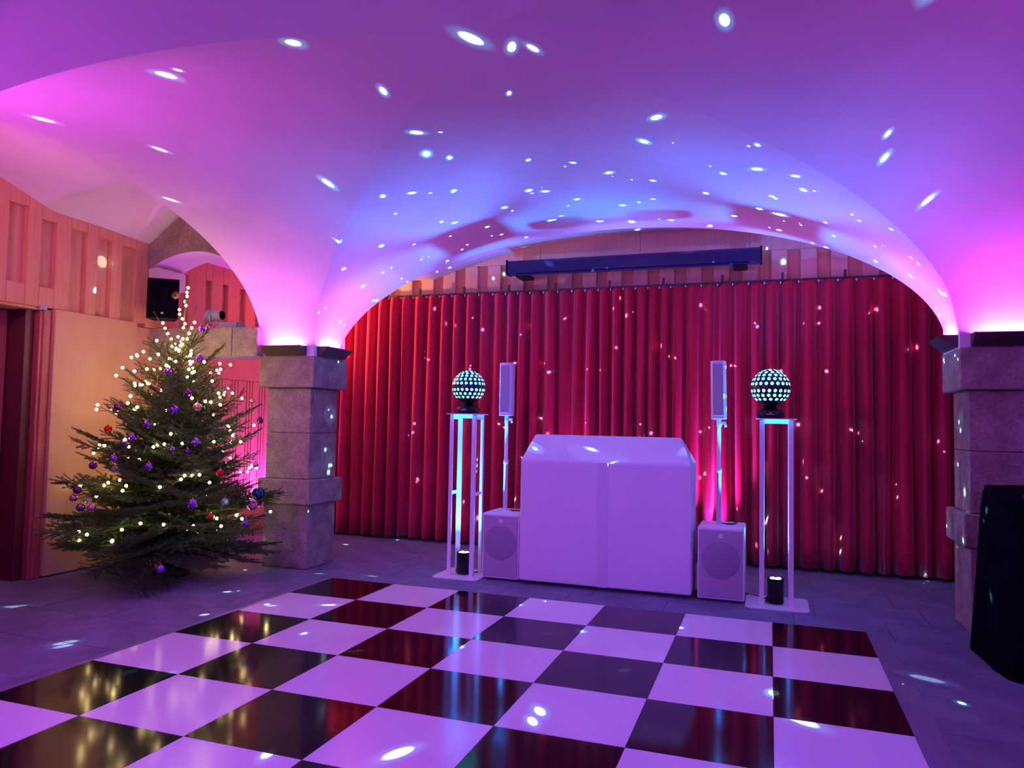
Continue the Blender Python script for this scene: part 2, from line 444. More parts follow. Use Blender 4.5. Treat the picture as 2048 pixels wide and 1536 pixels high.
# ================================================================== CURTAINS
def curtain(x0, x1, seed, pitch, amp, label, loose):
    rnd = random.Random(seed)
    knots = []; x = x0; k = 0
    while x < x1:
        p = pitch*rnd.uniform(.88, 1.12)
        if loose and loose(x): p *= .8
        knots.append((x, p, amp*rnd.uniform(.8, 1.15), rnd.uniform(-.25, .25), rnd.uniform(-.012, .012))); x += p
    cols_ = []
    SUB = 14
    for (x, p, a, sk, dr) in knots:
        for j in range(SUB):
            t = j/SUB; th = 2*PI*t
            # round outer fold, tighter inner fold, each leaning a little
            yv = -a*(math.cos(th) + .28*math.cos(2*th)*.6)
            xv = x + p*(t + (.095 + .05*sk)*math.sin(th) + .03*math.sin(2*th))
            cols_.append((xv, yv, dr, a))
    zs_ = [.035, .25, .6, 1.0, 1.5, 2.0, 2.5, 2.75, 2.86, 2.89]
    mb = MB(); n = len(zs_)
    vs_ = []
    for i, (xv, yv, dr, a) in enumerate(cols_):
        for z in zs_:
            t = z/2.89
            g = 1.12 - .30*t - (.25 if z > 2.85 else 0)
            vs_.append((xv + dr*(1-t)*1.6, 2.232 + yv*g*.9 + .006*math.sin(3.1*z + i*.37), z + (.006*math.sin(i*.45) if z > 2.8 or z < .1 else 0)))
    fs = []
    for i in range(len(cols_)-1):
        for j in range(n-1): fs.append((i*n+j, (i+1)*n+j, (i+1)*n+j+1, i*n+j+1))
    mb.add(vs_, fs, 0, True)
    me = mb.mesh('cloth', M['velvet'])
    t = thing('curtain', label, 'curtain', group='red curtains along the back wall')
    o = ob('cloth', me, t)
    sm = o.modifiers.new('thick', 'SOLIDIFY'); sm.thickness = .004
    # gliders that hang it from the rail
    for (x, p, a, sk, dr) in knots:
        ob('glider', GL, t, (x + p*.5, 2.23, 2.872))
    return t
GL = MB().box(-.006, .006, -.006, .006, 0, .026).mesh('glider', M['white'])
curtain(-1.95, 2.52, 3, .160, .080, 'pleated red curtain hanging behind the pillar and the white booth', lambda x: x > 1.9)
curtain(2.56, 6.6, 8, .168, .072, 'pleated red curtain hanging behind the tall glowing ball next to the draped table', None)

# projection screen case
ps = thing('projection_screen', 'long dark retracted projection screen case above the red curtains', 'screen case')
pr_ = [(2.06,3.085),(2.20,3.075),(2.20,3.225),(2.075,3.225),(2.06,3.20)]
mb = MB(); n = len(pr_)
mb.add([(.84,a,b) for a,b in pr_] + [(3.55,a,b) for a,b in pr_], [tuple(range(n)), tuple(range(n,2*n))[::-1]] + [((i+1) % n, i, i+n, (i+1) % n+n) for i in range(n)])
mb.build('case', M['screencase'], ps)
MB().box(.95, 3.44, 2.09, 2.13, 3.062, 3.078).build('bottom_bar', M['screencase'], ps)
for xk in (.825, 3.545): MB().box(xk, xk+.02, 2.05, 2.21, 3.07, 3.235).build('end_cap', M['black'], ps, bevel=.004, segs=1)
for xk in (1.0, 3.35): MB().box(xk-.07, xk+.07, 2.10, 2.338, 3.045, 3.075).build('wall_bracket', M['black'], ps)

# ================================================================== DANCE FLOOR
df = thing('dance_floor', 'black and white checkered dance floor in front of the white booth', 'dance floor')
tb = MB().box(.0012, T-.0012, -T+.0012, -.0012, .0, .012).mesh('tile', M['tile_black'])
tw = MB().box(.0012, T-.0012, -T+.0012, -.0012, .0, .012).mesh('tile', M['tile_white'])
for c in range(7):
    for r in range(7):
        ob('tile', tb if (c+r) % 2 == 0 else tw, df, (c*T, -r*T, .001))
x1, y1 = 7*T, -7*T
def wedge(p0, p1, q0, q1):       # inner edge p0-p1 high, outer q0-q1 low
    return MB().add([(*p0,.0125),(*p1,.0125),(*q1,.001),(*q0,.001),(*p0,.0005),(*p1,.0005)],
                    [(0,3,2,1),(0,1,5,4),(3,0,4),(1,2,5),(4,5,2,3)]).build('edge_ramp', M['alu'], df)
wedge((0,0),(0,y1),(-.07,0),(-.07,y1))
wedge((x1,y1),(x1,0),(x1+.13,y1),(x1+.13,0))
wedge((x1,0),(0,0),(x1,.022),(0,.022))

# ================================================================== DJ BOOTH
bt = thing('dj_booth', 'white cloth covered booth with a sloping top between the two white subwoofers', 'booth', (2.2975, .52, 0))
hw = .742
secs = [  # y, z, half width
 (0, .028, hw), (.0, 1.085, hw), (.22, 1.305, hw-.085), (.27, 1.305, hw-.085), (.42, 1.10, hw), (.42, .028, hw)]
mb = MB(); vs_ = []
for yv, zv, h2 in secs: vs_ += [(-h2 - (.02 if h2 < hw else 0), yv, zv), (h2 - (.03 if h2 < hw else 0), yv, zv)]
fs = [(2*i, 2*i+1, 2*i+3, 2*i+2) for i in range(5)]
mb.add(vs_, fs + [(10, 11, 1, 0), (0,2,4,6,8,10), (11,9,7,5,3,1)])
mb.build('cloth_cover', M['lycra'], bt, bevel=.018, segs=3)
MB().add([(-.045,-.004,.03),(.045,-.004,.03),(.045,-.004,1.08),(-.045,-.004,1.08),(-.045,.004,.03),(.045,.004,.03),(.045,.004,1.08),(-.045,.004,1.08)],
  [(0,1,2,3),(7,6,5,4),(0,4,5,1),(1,5,6,2),(2,6,7,3),(3,7,4,0)]).build('strut_shadow_band', M['lycra_shaded'], bt, bevel=.003)  # raised grey strip standing in for the inner frame's shadow

# ================================================================== PA SPEAKERS
def subwoofer(x0, x1, y0, label):
    wd = (x1-x0); t = thing('subwoofer', label, 'subwoofer', ((x0+x1)/2, y0, 0), group='white subwoofers beside the booth')
    h2 = wd/2
    MB().box(-h2, h2, 0, .42, .018, .595).build('cabinet', M['white'], t, bevel=.012)
    MB().box(-h2+.012, h2-.012, -.006, .01, .034, .573).build('grille', M['grille'], t, bevel=.006)
    MB().lathe([(0,-.0095),(.146,-.0090),(.150,-.0075),(.150,-.004)], 40, c=(0,0,.335), axis='y').build('woofer', M['cone'], t)
    MB().box(-.018, .018, -.0105, -.0055, .510, .545).build('badge', M['badge'], t, bevel=.002, segs=1)
    MB().lathe([(.05,.594),(.05,.601),(.028,.604),(0,.604)], 20, c=(0,.21,0)).build('pole_socket', M['white'], t)
    for sx in (-1, 1):
        for sy in (.06, .36):
            MB().lathe([(.018,0),(.018,.02)], 10, c=(sx*(h2-.05), sy, 0)).build('foot', M['black'], t)
    return t
subwoofer(1.197, 1.547, .55, 'white subwoofer at the tree side of the booth')
subwoofer(3.085, 3.450, .53, 'white subwoofer at the draped table side of the booth')
def column(x, y, lean, label):
    t = thing('column_speaker', label, 'speaker', (x, y, .604), group='white column speakers on poles')
    MB().lathe([(.020,0),(.020,.42),(.024,.42),(.024,.46),(.0165,.46),(.0165,.80),(.021,.80),(.021,.865)], 16).build('pole', M['whitemetal'], t)
    MB().tube([(.02,0,.83),(.05,-.005,.835),(.055,-.005,.80)], [.012,.014,.010], 8).build('clamp_knob', M['whitemetal'], t)
    b = ob('body', None, t, (0,0,.865)); b.rotation_euler = (0, lean, 0)
    pts = [(-.045,-.07),(.045,-.07),(.062,-.045),(.062,.03),(.04,.065),(-.04,.065),(-.062,.03),(-.062,-.045)]
    MB().prism(pts, 0, .49).build('cabinet', M['white'], b, bevel=.006)
    MB().box(-.043, .043, -.075, -.068, .03, .465).build('grille', M['grille'], b, bevel=.004)
    return t
column(1.335, .76, 0, 'white column speaker on a pole over the subwoofer near the tree')
column(3.237, .74, -.015, 'white column speaker on a pole over the subwoofer near the draped table')
for i, (xs_, yf) in enumerate(((1.47,.75),(3.36,.72))):
    MB().tube([(xs_-.10,yf+.02,.604),(xs_-.05,yf-.02,.606),(xs_,yf+.03,.603),(xs_+.02,yf+.20,.603),(xs_-.03,yf+.24,.58),(xs_-.03,yf+.25,.2),(xs_-.03,yf+.27,.008),(xs_+.05,yf+.4,.008)], .006, 6).build('speaker_cable', M['blackcable']) and None
for i, o in enumerate([o for o in col.objects if o.name.startswith('speaker_cable')]):
    tag(o, ('black cable looped on top of the subwoofer near the tree', 'black cable looped on top of the subwoofer near the draped table')[i], 'cable', 'speaker cables')

# ================================================================== STANDS, PAR CANS, BALLS
def stand(cx, px0, px1, label):
    t = thing('light_stand', label, 'stand', (cx, .665, 0), group='white metal light stands')
    # rounded base plate
    def rr(x0, x1, y0, y1, r):
        pts = []
        for (qx, qy, a0) in ((x1-r,y0+r,-PI/2),(x1-r,y1-r,0),(x0+r,y1-r,PI/2),(x0+r,y0+r,PI)):
            for k in range(5): a = a0 + PI/2*k/4; pts.append((qx+r*math.cos(a), qy+r*math.sin(a)))
        return pts
    MB().prism(rr(px0-cx, px1-cx, -.235, .235, .045), 0, .008).build('base_plate', M['whitemetal'], t)
    MB().prism(rr(-.155, .155, -.155, .155, .02), 1.474, 1.482).build('top_plate', M['whitemetal'], t)
    for sx in (-1, 1):
        for sy in (-1, 1):
            # angle profile: two thin flanges
            x, y = sx*.108, sy*.108
            MB().box(x-.018 + sx*.002, x+.018 + sx*.002, y-.002, y+.002, .008, 1.474).box(x+(sx*.017)-.003, x+(sx*.017)+.003, y-.030 if sy > 0 else y, y if sy > 0 else y+.030, .008, 1.474).build('leg', M['whitemetal'], t)
        MB().box(sx*.125-.003, sx*.125+.003, -.07, .07, .735, .765).build('cross_brace', M['whitemetal'], t)
        MB().box(sx*.125-.003, sx*.125+.003, -.07, .07, 1.43, 1.474).build('top_brace', M['whitemetal'], t)
    MB().box(-.09, .09, .105, .111, 1.44, 1.474).build('top_brace', M['whitemetal'], t)
    return t
stand(.98, .752, 1.192, 'white metal four legged light stand near the fir tree')
stand(3.69, 3.456, 3.932, 'white metal four legged light stand near the draped table')

def parcan(x, y, z, label, group, led, energy, color, blend=.85, size=88, tilt=(0,0,1), h=.20, r=.062):
    t = thing('par_uplight', label, 'uplight', (x, y, z), group=group)
    MB().lathe([(.0,.004),(r*.9,.004),(r,.012),(r,h-.012),(r*1.03,h-.012),(r*1.03,h),(r*.9,h),(r*.88,h-.012),(0,h-.012)], 28).build('housing', M['black'], t)
    for a in range(4):
        an = a*PI/2 + PI/4
        MB().lathe([(0,h-.011),(.02,h-.011),(.02,h-.003),(.014,h+.001),(0,h+.002)], 14, c=(r*.48*math.cos(an), r*.48*math.sin(an), 0)).build('led_lens', led, t)
    MB().tube([(-r*1.05,0,.05),(-r*1.12,0,.03),(-r*1.12,0,.004)], .006, 6).build('bracket', M['black'], t)
    l = lamp('par_light', 'SPOT', energy, color, t, (0, 0, h+.006), spot_size=math.radians(size), spot_blend=blend, shadow_soft_size=.05)
    aim(l, tilt)
    return t
parcan(.975, .66, .008, 'black uplight glowing blue on the stand base near the fir tree', 'uplights under the stands', M['led'], P_PAR, C_PAR)
parcan(3.685, .64, .008, 'black uplight glowing blue on the stand base near the draped table', 'uplights under the stands', M['led'], P_PAR, C_PAR)
# magenta washes on the curtain, hidden by booth and subwoofer, and on the panelling behind the tree
parcan(3.10, 2.03, 0, 'magenta uplight on the floor behind the booth shining up the curtain by the column speaker', 'curtain uplights', M['ledpink'], P_CURT, C_CURT, .7, 70, (.02, .10, 1))
parcan(1.62, 2.03, 0, 'magenta uplight on the floor behind the middle of the booth', 'curtain uplights', M['ledpink'], P_CURT*.6, C_CURT, .7, 60, (0, .10, 1))
parcan(-2.05, 1.88, 0, 'magenta uplight on the floor behind the fir tree', 'curtain uplights', M['ledpink'], P_CURT*1.15, C_CURT, .7, 125, (-.12, -.15, 1))
# unseen violet uplights added to fill the room with ambient light
parcan(.3, -6.6, 0, 'added violet fill uplight on the floor behind the camera', 'added violet fill uplights', M['led'], P_VIOLET_FILL, C_VIOLET_FILL, .8, 150, (.15,.2,1))
parcan(5.9, -5.6, 0, 'added violet fill uplight on the floor right of the camera', 'added violet fill uplights', M['led'], P_VIOLET_FILL, C_VIOLET_FILL, .8, 150, (-.1,.3,1))
parcan(6.3, -1.6, 0, 'added violet fill uplight on the floor beyond the draped table', 'added violet fill uplights', M['led'], P_VIOLET_FILL, C_VIOLET_FILL, .8, 150, (-.2,0,1))

# two unseen wash lamps added as fill, aimed down at the dance floor
for (cw, x, y, d, lab) in ((C_WASH_FILL[0], .2, -6.4, (.28, .72, -.50), 'added violet fill lamp under the ceiling behind the camera'), (C_WASH_FILL[1], 5.6, -6.6, (-.22, .75, -.50), 'added violet fill lamp under the ceiling to the right behind the camera')):
    t = thing('wash_fill_lamp', lab, 'fill light', (x, y, 2.92), group='added violet fill lamps')
    MB().box(-.15, .15, -.06, .06, -.10, .10).build('housing', M['black'], t, bevel=.01)
    MB().tube([(-.165,0,0),(-.165,0,.2),(0,0,.30),(.165,0,.2),(.165,0,0)], .012, 6).build('yoke', M['black'], t)
    MB().box(-.14, .14, .061, .064, -.09, .09).build('lens_panel', M['led'], t)
    l = lamp('wash_fill_light', 'AREA', P_WASH_FILL*(1.0 if x < 2 else 1.35), cw, t, (0, .07, 0), shape='RECTANGLE', size=.28, size_y=.18)
    aim(l, d)
# warm spotlight on the back of the pillar masonry
wsp = thing('wall_spotlight', 'small spotlight hanging in the back corner aimed along the curtain', 'spotlight', (-1.85, 1.62, 2.66))
MB().tube([(.02,.11,.0),(.02,.11,.47)], .008, 8).build('mount', M['black'], wsp)
MB().lathe([(.03,0),(.035,.01),(.035,.09),(.030,.095),(.028,.085),(0,.085)], 20, c=(.02,.07,0), axis='y').build('head', M['black'], wsp)
MB().lathe([(0,.088),(.027,.088)], 20, c=(.02,.07,0), axis='y').build('lens', M['ledwarm'], wsp)
l = lamp('spot_light', 'SPOT', P_WARM, C_WARM, wsp, (.02, .175, .0), spot_size=math.radians(130), spot_blend=.8, shadow_soft_size=.03)
aim(l, (1, .32, .02))

wsp = thing('wall_spotlight', 'added fill spotlight high in the side aisle beside the camera', 'spotlight', (-1.2, -3.3, 2.9))  # unseen warm spot added to brighten the left aisle
MB().tube([(0,0,.40),(0,0,.0)], .008, 8).build('mount', M['black'], wsp)
MB().lathe([(.03,0),(.035,.01),(.035,.09),(.030,.095),(.028,.085),(0,.085)], 20, c=(0,-.04,0), axis='y').build('head', M['black'], wsp)
MB().lathe([(0,.088),(.027,.088)], 20, c=(0,-.04,0), axis='y').build('lens', M['ledwarm'], wsp)
l = lamp('spot_light', 'SPOT', P_AISLE_FILL, C_AISLE_FILL, wsp, (0, .07, .0), spot_size=math.radians(85), spot_blend=.9, shadow_soft_size=.04)
aim(l, (-.22, 1, -.16))

ROWS = [(-40,16),(-26,19),(-11,21),(11,21),(26,19),(40,16),(53,12),(66,8),(79,4)]
RB = .152
def ball(x, y, seed, label):
    t = thing('disco_ball_light', label, 'disco light', (x, y, 1.482), group='glowing ball lights on the stands')
    MB().lathe([(0,0),(.095,0),(.105,.012),(.105,.05),(.085,.068),(.05,.078),(.045,.10),(0,.10)], 32).build('base', M['black'], t)
    MB().box(-.03, .03, -.107, -.103, .030, .036).box(-.011, .011, -.107, -.103, .040, .046).build('badge', M['greymetal'], t)
    cz = .078 + .02 + RB
    s = ob('shell', None, t, (0, 0, cz))
    rnd = random.Random(seed)
    offs = [rnd.random() for _ in ROWS]
    dirs = []
    for (el, n), of in zip(ROWS, offs):
        for k in range(n):
            ph = (k + .5 - of)*2*PI/n; e = math.radians(el)
            dirs.append(Vector((math.cos(e)*math.cos(ph), math.cos(e)*math.sin(ph), math.sin(e))))
    # shell with real holes where the lenses sit
    NU, NV = 180, 90; mb = MB(); vs_ = []
    for j in range(NV+1):
        e = -PI/2 + PI*j/NV
        for i in range(NU):
            p = 2*PI*i/NU; vs_.append((RB*math.cos(e)*math.cos(p), RB*math.cos(e)*math.sin(p), RB*math.sin(e)))
    hole = math.cos(math.radians(4.7)); fs = []
    import bisect
    for j in range(NV):
        e = -90 + 180*(j+.5)/NV
        near = [d for d in dirs if abs(math.degrees(math.asin(max(-1, min(1, d.z)))) - e) < 7]
        for i in range(NU):
            p = 2*PI*(i+.5)/NU; er = math.radians(e)
            c = Vector((math.cos(er)*math.cos(p), math.cos(er)*math.sin(p), math.sin(er)))
            if any(c.dot(d) > hole for d in near): continue
            fs.append((j*NU+i, j*NU+(i+1) % NU, (j+1)*NU+(i+1) % NU, (j+1)*NU+i))
    mb.add(vs_, fs, 0, True)
    ob('ball_shell', mb.mesh('ball_shell', M['ball_shell']), s)
    for d in dirs:
        o = ob('lens', LENS, s, tuple(d*RB*.998)); o.rotation_euler = d.to_track_quat('Z', 'Y').to_euler()
    # lamp in the middle; every lens throws one small spot, slightly off its axis
    L = lamp('ball_light', 'POINT', P_BALL, (1, 1, 1), s, (0,0,0), shadow_soft_size=.0)
    ld = L.data; ld.use_nodes = True; nt = ld.node_tree; N = nt.nodes; K = nt.links
    em = N['Emission']
    def mth(op, a, b=None, c=None):
        n = N.new('ShaderNodeMath'); n.operation = op
        for i, q in enumerate((a, b, c)):
            if q is None: continue
            if isinstance(q, (int, float)): n.inputs[i].default_value = q
            else: K.new(q, n.inputs[i])
        return n.outputs[0]
    tc = N.new('ShaderNodeTexCoord'); sp = N.new('ShaderNodeSeparateXYZ'); K.new(tc.outputs['Normal'], sp.inputs[0])
    el = mth('ARCSINE', sp.outputs[2]); ph = mth('ARCTAN2', sp.outputs[1], sp.outputs[0])
    core = halo = leak = None
    for i, ((e, n), of) in enumerate(zip(ROWS, offs)):
        e = math.radians(e); st = 2*PI/n
        a = mth('MULTIPLY_ADD', ph, n/(2*PI), of); cell = mth('FLOOR', a); fr = mth('SUBTRACT', mth('SUBTRACT', a, cell), .5)
        wn = N.new('ShaderNodeTexWhiteNoise'); wn.noise_dimensions = '2D'
        cv = N.new('ShaderNodeCombineXYZ'); K.new(cell, cv.inputs[0]); cv.inputs[1].default_value = i*3.7 + seed*.31; K.new(cv.outputs[0], wn.inputs['Vector'])
        sr = N.new('ShaderNodeSeparateColor'); K.new(wn.outputs['Color'], sr.inputs[0])
        dx = mth('MULTIPLY', fr, st*math.cos(e)); dy = mth('SUBTRACT', el, e)
        r0 = mth('SQRT', mth('ADD', mth('MULTIPLY', dx, dx), mth('MULTIPLY', dy, dy)))
        jx = mth('MULTIPLY_ADD', mth('SUBTRACT', sr.outputs[0], .5), .09, dx); jy = mth('MULTIPLY_ADD', mth('SUBTRACT', sr.outputs[1], .5), .09, dy)
        r1 = mth('SQRT', mth('ADD', mth('MULTIPLY', jx, jx), mth('MULTIPLY', jy, jy)))
        rad = mth('MULTIPLY_ADD', sr.outputs[2], .006, .0048)
        q = mth('DIVIDE', r1, rad)
        kx = mth('MULTIPLY_ADD', mth('SUBTRACT', sr.outputs[2], .5), -.125, dx); ky = mth('MULTIPLY_ADD', mth('SUBTRACT', sr.outputs[0], .5), -.125, dy)
        r2 = mth('SQRT', mth('ADD', mth('MULTIPLY', kx, kx), mth('MULTIPLY', ky, ky)))
        q = mth('MINIMUM', q, mth('DIVIDE', r2, mth('MAXIMUM', mth('MULTIPLY_ADD', sr.outputs[1], .011, -.0025), .0001)))
        def step(inp, lo, hi):
            mr = N.new('ShaderNodeMapRange'); mr.interpolation_type = 'SMOOTHSTEP'; K.new(inp, mr.inputs['Value'])
            mr.inputs['From Min'].default_value = lo; mr.inputs['From Max'].default_value = hi; mr.inputs['To Min'].default_value = 1; mr.inputs['To Max'].default_value = 0
            return mr.outputs[0]
        c1 = step(q, .75, 1.05); h1 = step(q, .8, 2.2); k1 = step(r0, .062, .070)
        core = c1 if core is None else mth('ADD', core, c1)
        halo = h1 if halo is None else mth('ADD', halo, h1)
        if e < 0: leak = k1 if leak is None else mth('ADD', leak, k1)
    def colr(c, f, prev=None):
        n = N.new('ShaderNodeVectorMath'); n.operation = 'SCALE'; n.inputs[0].default_value = c; K.new(f, n.inputs['Scale'])
        if prev is None: return n.outputs[0]
        s2 = N.new('ShaderNodeVectorMath'); s2.operation = 'ADD'; K.new(n.outputs[0], s2.inputs[0]); K.new(prev, s2.inputs[1]); return s2.outputs[0]
    v = colr((.75,1.0,1.0), core); v = colr((.0,.12,.20), halo, v); v = colr((.0018,.005,.010), leak, v)
    K.new(v, em.inputs['Color']); em.inputs['Strength'].default_value = 1.0
    return t
LENS = MB().lathe([(RB*math.sin(math.radians(5.1)), 0), (RB*.05, .0016), (0, .002)], 12).mesh('lens', M['lens'])
ball(.985, .665, 5, 'black ball light with glowing lenses on the stand near the fir tree')
ball(3.645, .665, 11, 'black ball light with glowing lenses on the stand near the draped table')
# power leads
c1 = MB().tube([(3.44,.93,.006),(3.52,.88,.008),(3.57,.82,.014),(3.625,.70,.02)], .005, 6).build('power_cable', M['blackcable'])
tag(c1, 'black power cable running to the uplight near the draped table', 'cable', 'power cables')
c2 = MB().tube([(1.21,1.0,.006),(1.13,.86,.014),(1.06,.75,.014),(1.03,.67,.02)], .005, 6).build('power_cable', M['blackcable'])
tag(c2, 'black power cable running to the uplight near the fir tree', 'cable', 'power cables')

# ================================================================== BLACK DRAPED TABLE
dt = thing('draped_table', 'tall table under a floor length black cloth beside the sandstone pillar', 'table', (5.52, -.32, 0))
mb = MB(); n = 96; vs_ = []; prof = [(1.07,0.0),(1.045,.25),(1.01,.6),(.98,.9),(.955,1.02),(.93,1.05),(.85,1.056),(0.001,1.056)]
for k, (rs, z) in enumerate(prof):
    for i in range(n):
        a = 2*PI*i/n
        fold = (.016*math.sin(9*a) + .010*math.sin(17*a+1))*max(0, 1-z/1.0)
        sx = .60*math.copysign(abs(math.cos(a))**.62, math.cos(a)); sy = .55*math.copysign(abs(math.sin(a))**.62, math.sin(a))
        q = rs + fold
        vs_.append((sx*q, sy*q, max(z, .004)))
fs = [(j*n+i, j*n+(i+1) % n, (j+1)*n+(i+1) % n, (j+1)*n+i) for j in range(len(prof)-1) for i in range(n)]
mb.add(vs_, fs, 0, True); mb.build('table_cloth', M['blackcloth'], dt)
MB().box(-.50,.50,-.45,.45,1.02,1.05).build('table_top', M['black'], dt)
for sx in (-1,1):
    for sy in (-1,1): MB().box(sx*.45-.02, sx*.45+.02, sy*.4-.02, sy*.4+.02, 0, 1.02).build('leg', M['black'], dt)

# ================================================================== WALL SPEAKER, FLOODLIGHT
sp = thing('wall_speaker', 'black loudspeaker mounted below the stone arch above the fir tree', 'speaker', (-1.93, -.10, 2.345), math.radians(38))
MB().prism([(-.145,0),(.145,0),(.10,.17),(-.10,.17)], 0, .40).build('cabinet', M['black'], sp, bevel=.008)
MB().box(-.135, .135, -.006, .004, .015, .385).build('grille', M['blackcloth'], sp, bevel=.003)
MB().box(-.010, .010, -.010, -.005, .050, .068).build('badge', M['greymetal'], sp)
MB().tube([(0,.15,.20),(-.10,.27,.20),(-.17,.33,.20)], .02, 8).build('mount_bracket', M['black'], sp)
fd = thing('flood_lamp', 'small grey floodlight standing on the stone beam', 'floodlight', (-1.62, .26, 2.283))
MB().lathe([(.045,-.09),(.06,-.075),(.06,-.005),(.052,.0),(.052,.08),(.047,.095),(0,.095)], 24, c=(0,0,.14), axis='x').build('housing', M['greymetal'], fd)
MB().lathe([(0,.097),(.044,.097)], 24, c=(0,0,.14), axis='x').build('glass', M['badge'], fd)
MB().tube([(0,-.066,.14),(0,-.06,.06),(0,0,.03),(0,.06,.06),(0,.066,.14)], .007, 6).lathe([(.04,0),(.04,.012),(.012,.016),(.012,.03),(0,.03)], 16).build('yoke', M['greymetal'], fd)
jb = MB().box(-1.52, -1.30, .20, .34, 2.281, 2.345).box(-1.535, -1.14, .19, .36, 2.277, 2.287).build('transformer_box', M['greymetal'], bevel=.004, segs=1)
tag(jb, 'flat grey metal box lying on the stone beam beside the floodlight', 'box')

# ================================================================== FIR TREE
TX, TY = -1.40, -.42
tr = thing('fir_tree', 'decorated fir tree with warm fairy lights in front of the pillar', 'christmas tree', (TX, TY, 0))
def twig(mb, p0, d, L, rad, needles, rnd, side, dens=1.0):
    """woody twig from p0 along d with needles; returns sample points"""
    d = Vector(d).normalized(); pts = []; n = max(3, int(L/.06))
    q = Vector(p0); dd = d.copy()
    for i in range(n+1):
        pts.append(q.copy()); dd = (dd + Vector((rnd.uniform(-.05,.05), rnd.uniform(-.05,.05), rnd.uniform(-.03,.06)))*.8).normalized(); q = q + dd*(L/n)
    mb.tube(pts, [max(.0012, rad*(1-.75*i/n)) for i in range(n+1)], 4, 0, cap=False)
    cnt = int(L*640*dens)
    for k in range(cnt):
        t = (k+rnd.random())/cnt*n; i = min(n-1, int(t)); f = t-i
        p = pts[i].lerp(pts[i+1], f); ax = (pts[i+1]-pts[i]).normalized()
        a = rnd.uniform(0, 2*PI)
        o1 = ax.orthogonal().normalized(); o2 = ax.cross(o1)
        rdir = (o1*math.cos(a) + o2*math.sin(a)); rdir.z *= .7; rdir.z += .18
        nd = (rdir.normalized()*.85 + ax*.75).normalized()
        ln = rnd.uniform(.013, .022)
        wv = nd.cross(ax); wv = wv.normalized()*.0021 if wv.length > 1e-5 else Vector((.0021,0,0))
        tip = p + nd*ln
        mb.add([p-wv, p+wv, tip], [(0,1,2)], 1)
    return pts
def branch_mesh(L, seed):
    rnd = random.Random(seed); mb = MB()
    main = twig(mb, (0,0,0), (1,0,.02), L, .010 if L > .5 else .006, True, rnd, 0, .8)
    n = len(main)-1
    k = max(3, int(L/.075))
    for j in range(k):
        t = .16 + .80*j/k
        for s in (-1, 1):
            tt = min(.97, t + rnd.uniform(-.03,.03)); i = min(n-1, int(tt*n)); p = main[i].lerp(main[i+1], tt*n-i)
            l2 = L*(.46*(1-tt)+.10)*rnd.uniform(.75,1.15)
            if tt < .3: l2 *= .75
            an = math.radians(rnd.uniform(42, 58))
            d = Vector((math.cos(an), s*math.sin(an), rnd.uniform(-.05,.16)))
            pts = twig(mb, p, d, l2, .004, True, rnd, s)
            if l2 > .15:
                m2 = len(pts)-1
                for q in range(int(l2/.07)):
                    u = .3 + .6*q/max(1, int(l2/.07)); ii = min(m2-1, int(u*m2)); pp = pts[ii]
                    for s2 in (-1, 1):
                        an2 = an*s + s2*math.radians(42)
                        twig(mb, pp, (math.cos(an2), math.sin(an2), rnd.uniform(-.1,.12)), l2*(.42*(1-u)+.08), .0025, True, rnd, s2)
    return mb.mesh('branch', [M['bark'], M['needle']])
BM = {}
for L in (.22, .38, .55, .75, .95, 1.08):
    BM[L] = [branch_mesh(L, 100+int(L*100)+7*i) for i in range(2)]
MB().tube([(0,0,.02),(.005,.0,.6),(.0,.005,1.2),(.015,.01,1.8),(.03,.015,2.25),(.045,.02,2.58)], [.05,.042,.034,.020,.010,.005], 8).build('trunk', M['bark'], tr)
# leader shoot with needles
mb = MB(); rnd = random.Random(77)
twig(mb, (.02,.012,2.0), (.04,.01,1), .60, .006, True, rnd, 0, .35)
ob('leader_shoot', mb.mesh('leader_shoot', [M['bark'], M['needle']]), tr)
MB().lathe([(.17,0),(.17,.02),(.11,.05),(.075,.12),(.07,.16),(0,.16)], 20).build('tree_stand', M['black'], tr)
rnd = random.Random(21)
RT = [(0,.82),(.2,.94),(.35,.98),(.6,.92),(1.0,.80),(1.4,.62),(1.7,.46),(1.9,.32),(2.05,.26),(2.2,.2)]
levels = [(.26,11,-9),(.34,11,-8),(.46,11,-4),(.58,11,1),(.70,10,5),(.82,10,8),(.94,10,11),(1.06,9,14),(1.18,9,17),(1.30,8,21),(1.42,8,25),(1.54,7,28),(1.66,6,32),(1.78,5,38),(1.90,4,46)]
def place_branch(z, az_, inc, want):
    a = az_
    # keep clear of the panelled wall and of the pillar
    c, s = math.cos(a), math.sin(a); lim = want
    if c < 0: lim = min(lim, (TX+2.15)/(-c*math.cos(inc))*1.0)
    if s > 0 and c > .15: lim = min(lim, (.02-TY)/(s*math.cos(inc)))
    key = max([k for k in BM if k <= lim*1.08] or [.22])
    sc_ = lim/key if lim/key < 1.25 else 1.25
    o = ob('branch', rnd.choice(BM[key]), tr, (.01*z, .005*z, z))
    o.rotation_euler = (rnd.uniform(-.45,.45), -inc, a); o.scale = (sc_,)*3
for li, (z, n, inc) in enumerate(levels):
    ph = rnd.uniform(0, 2*PI)
    for k in range(n):
        zz = z + rnd.uniform(-.04,.04)
        place_branch(zz, ph + 2*PI*(k+rnd.uniform(-.2,.2))/n, math.radians(inc + rnd.uniform(-6,6)), interp(RT, zz)*rnd.choice((.72,.85,.95,1.0,1.05,1.1))/math.cos(math.radians(max(0,inc)*.6)))
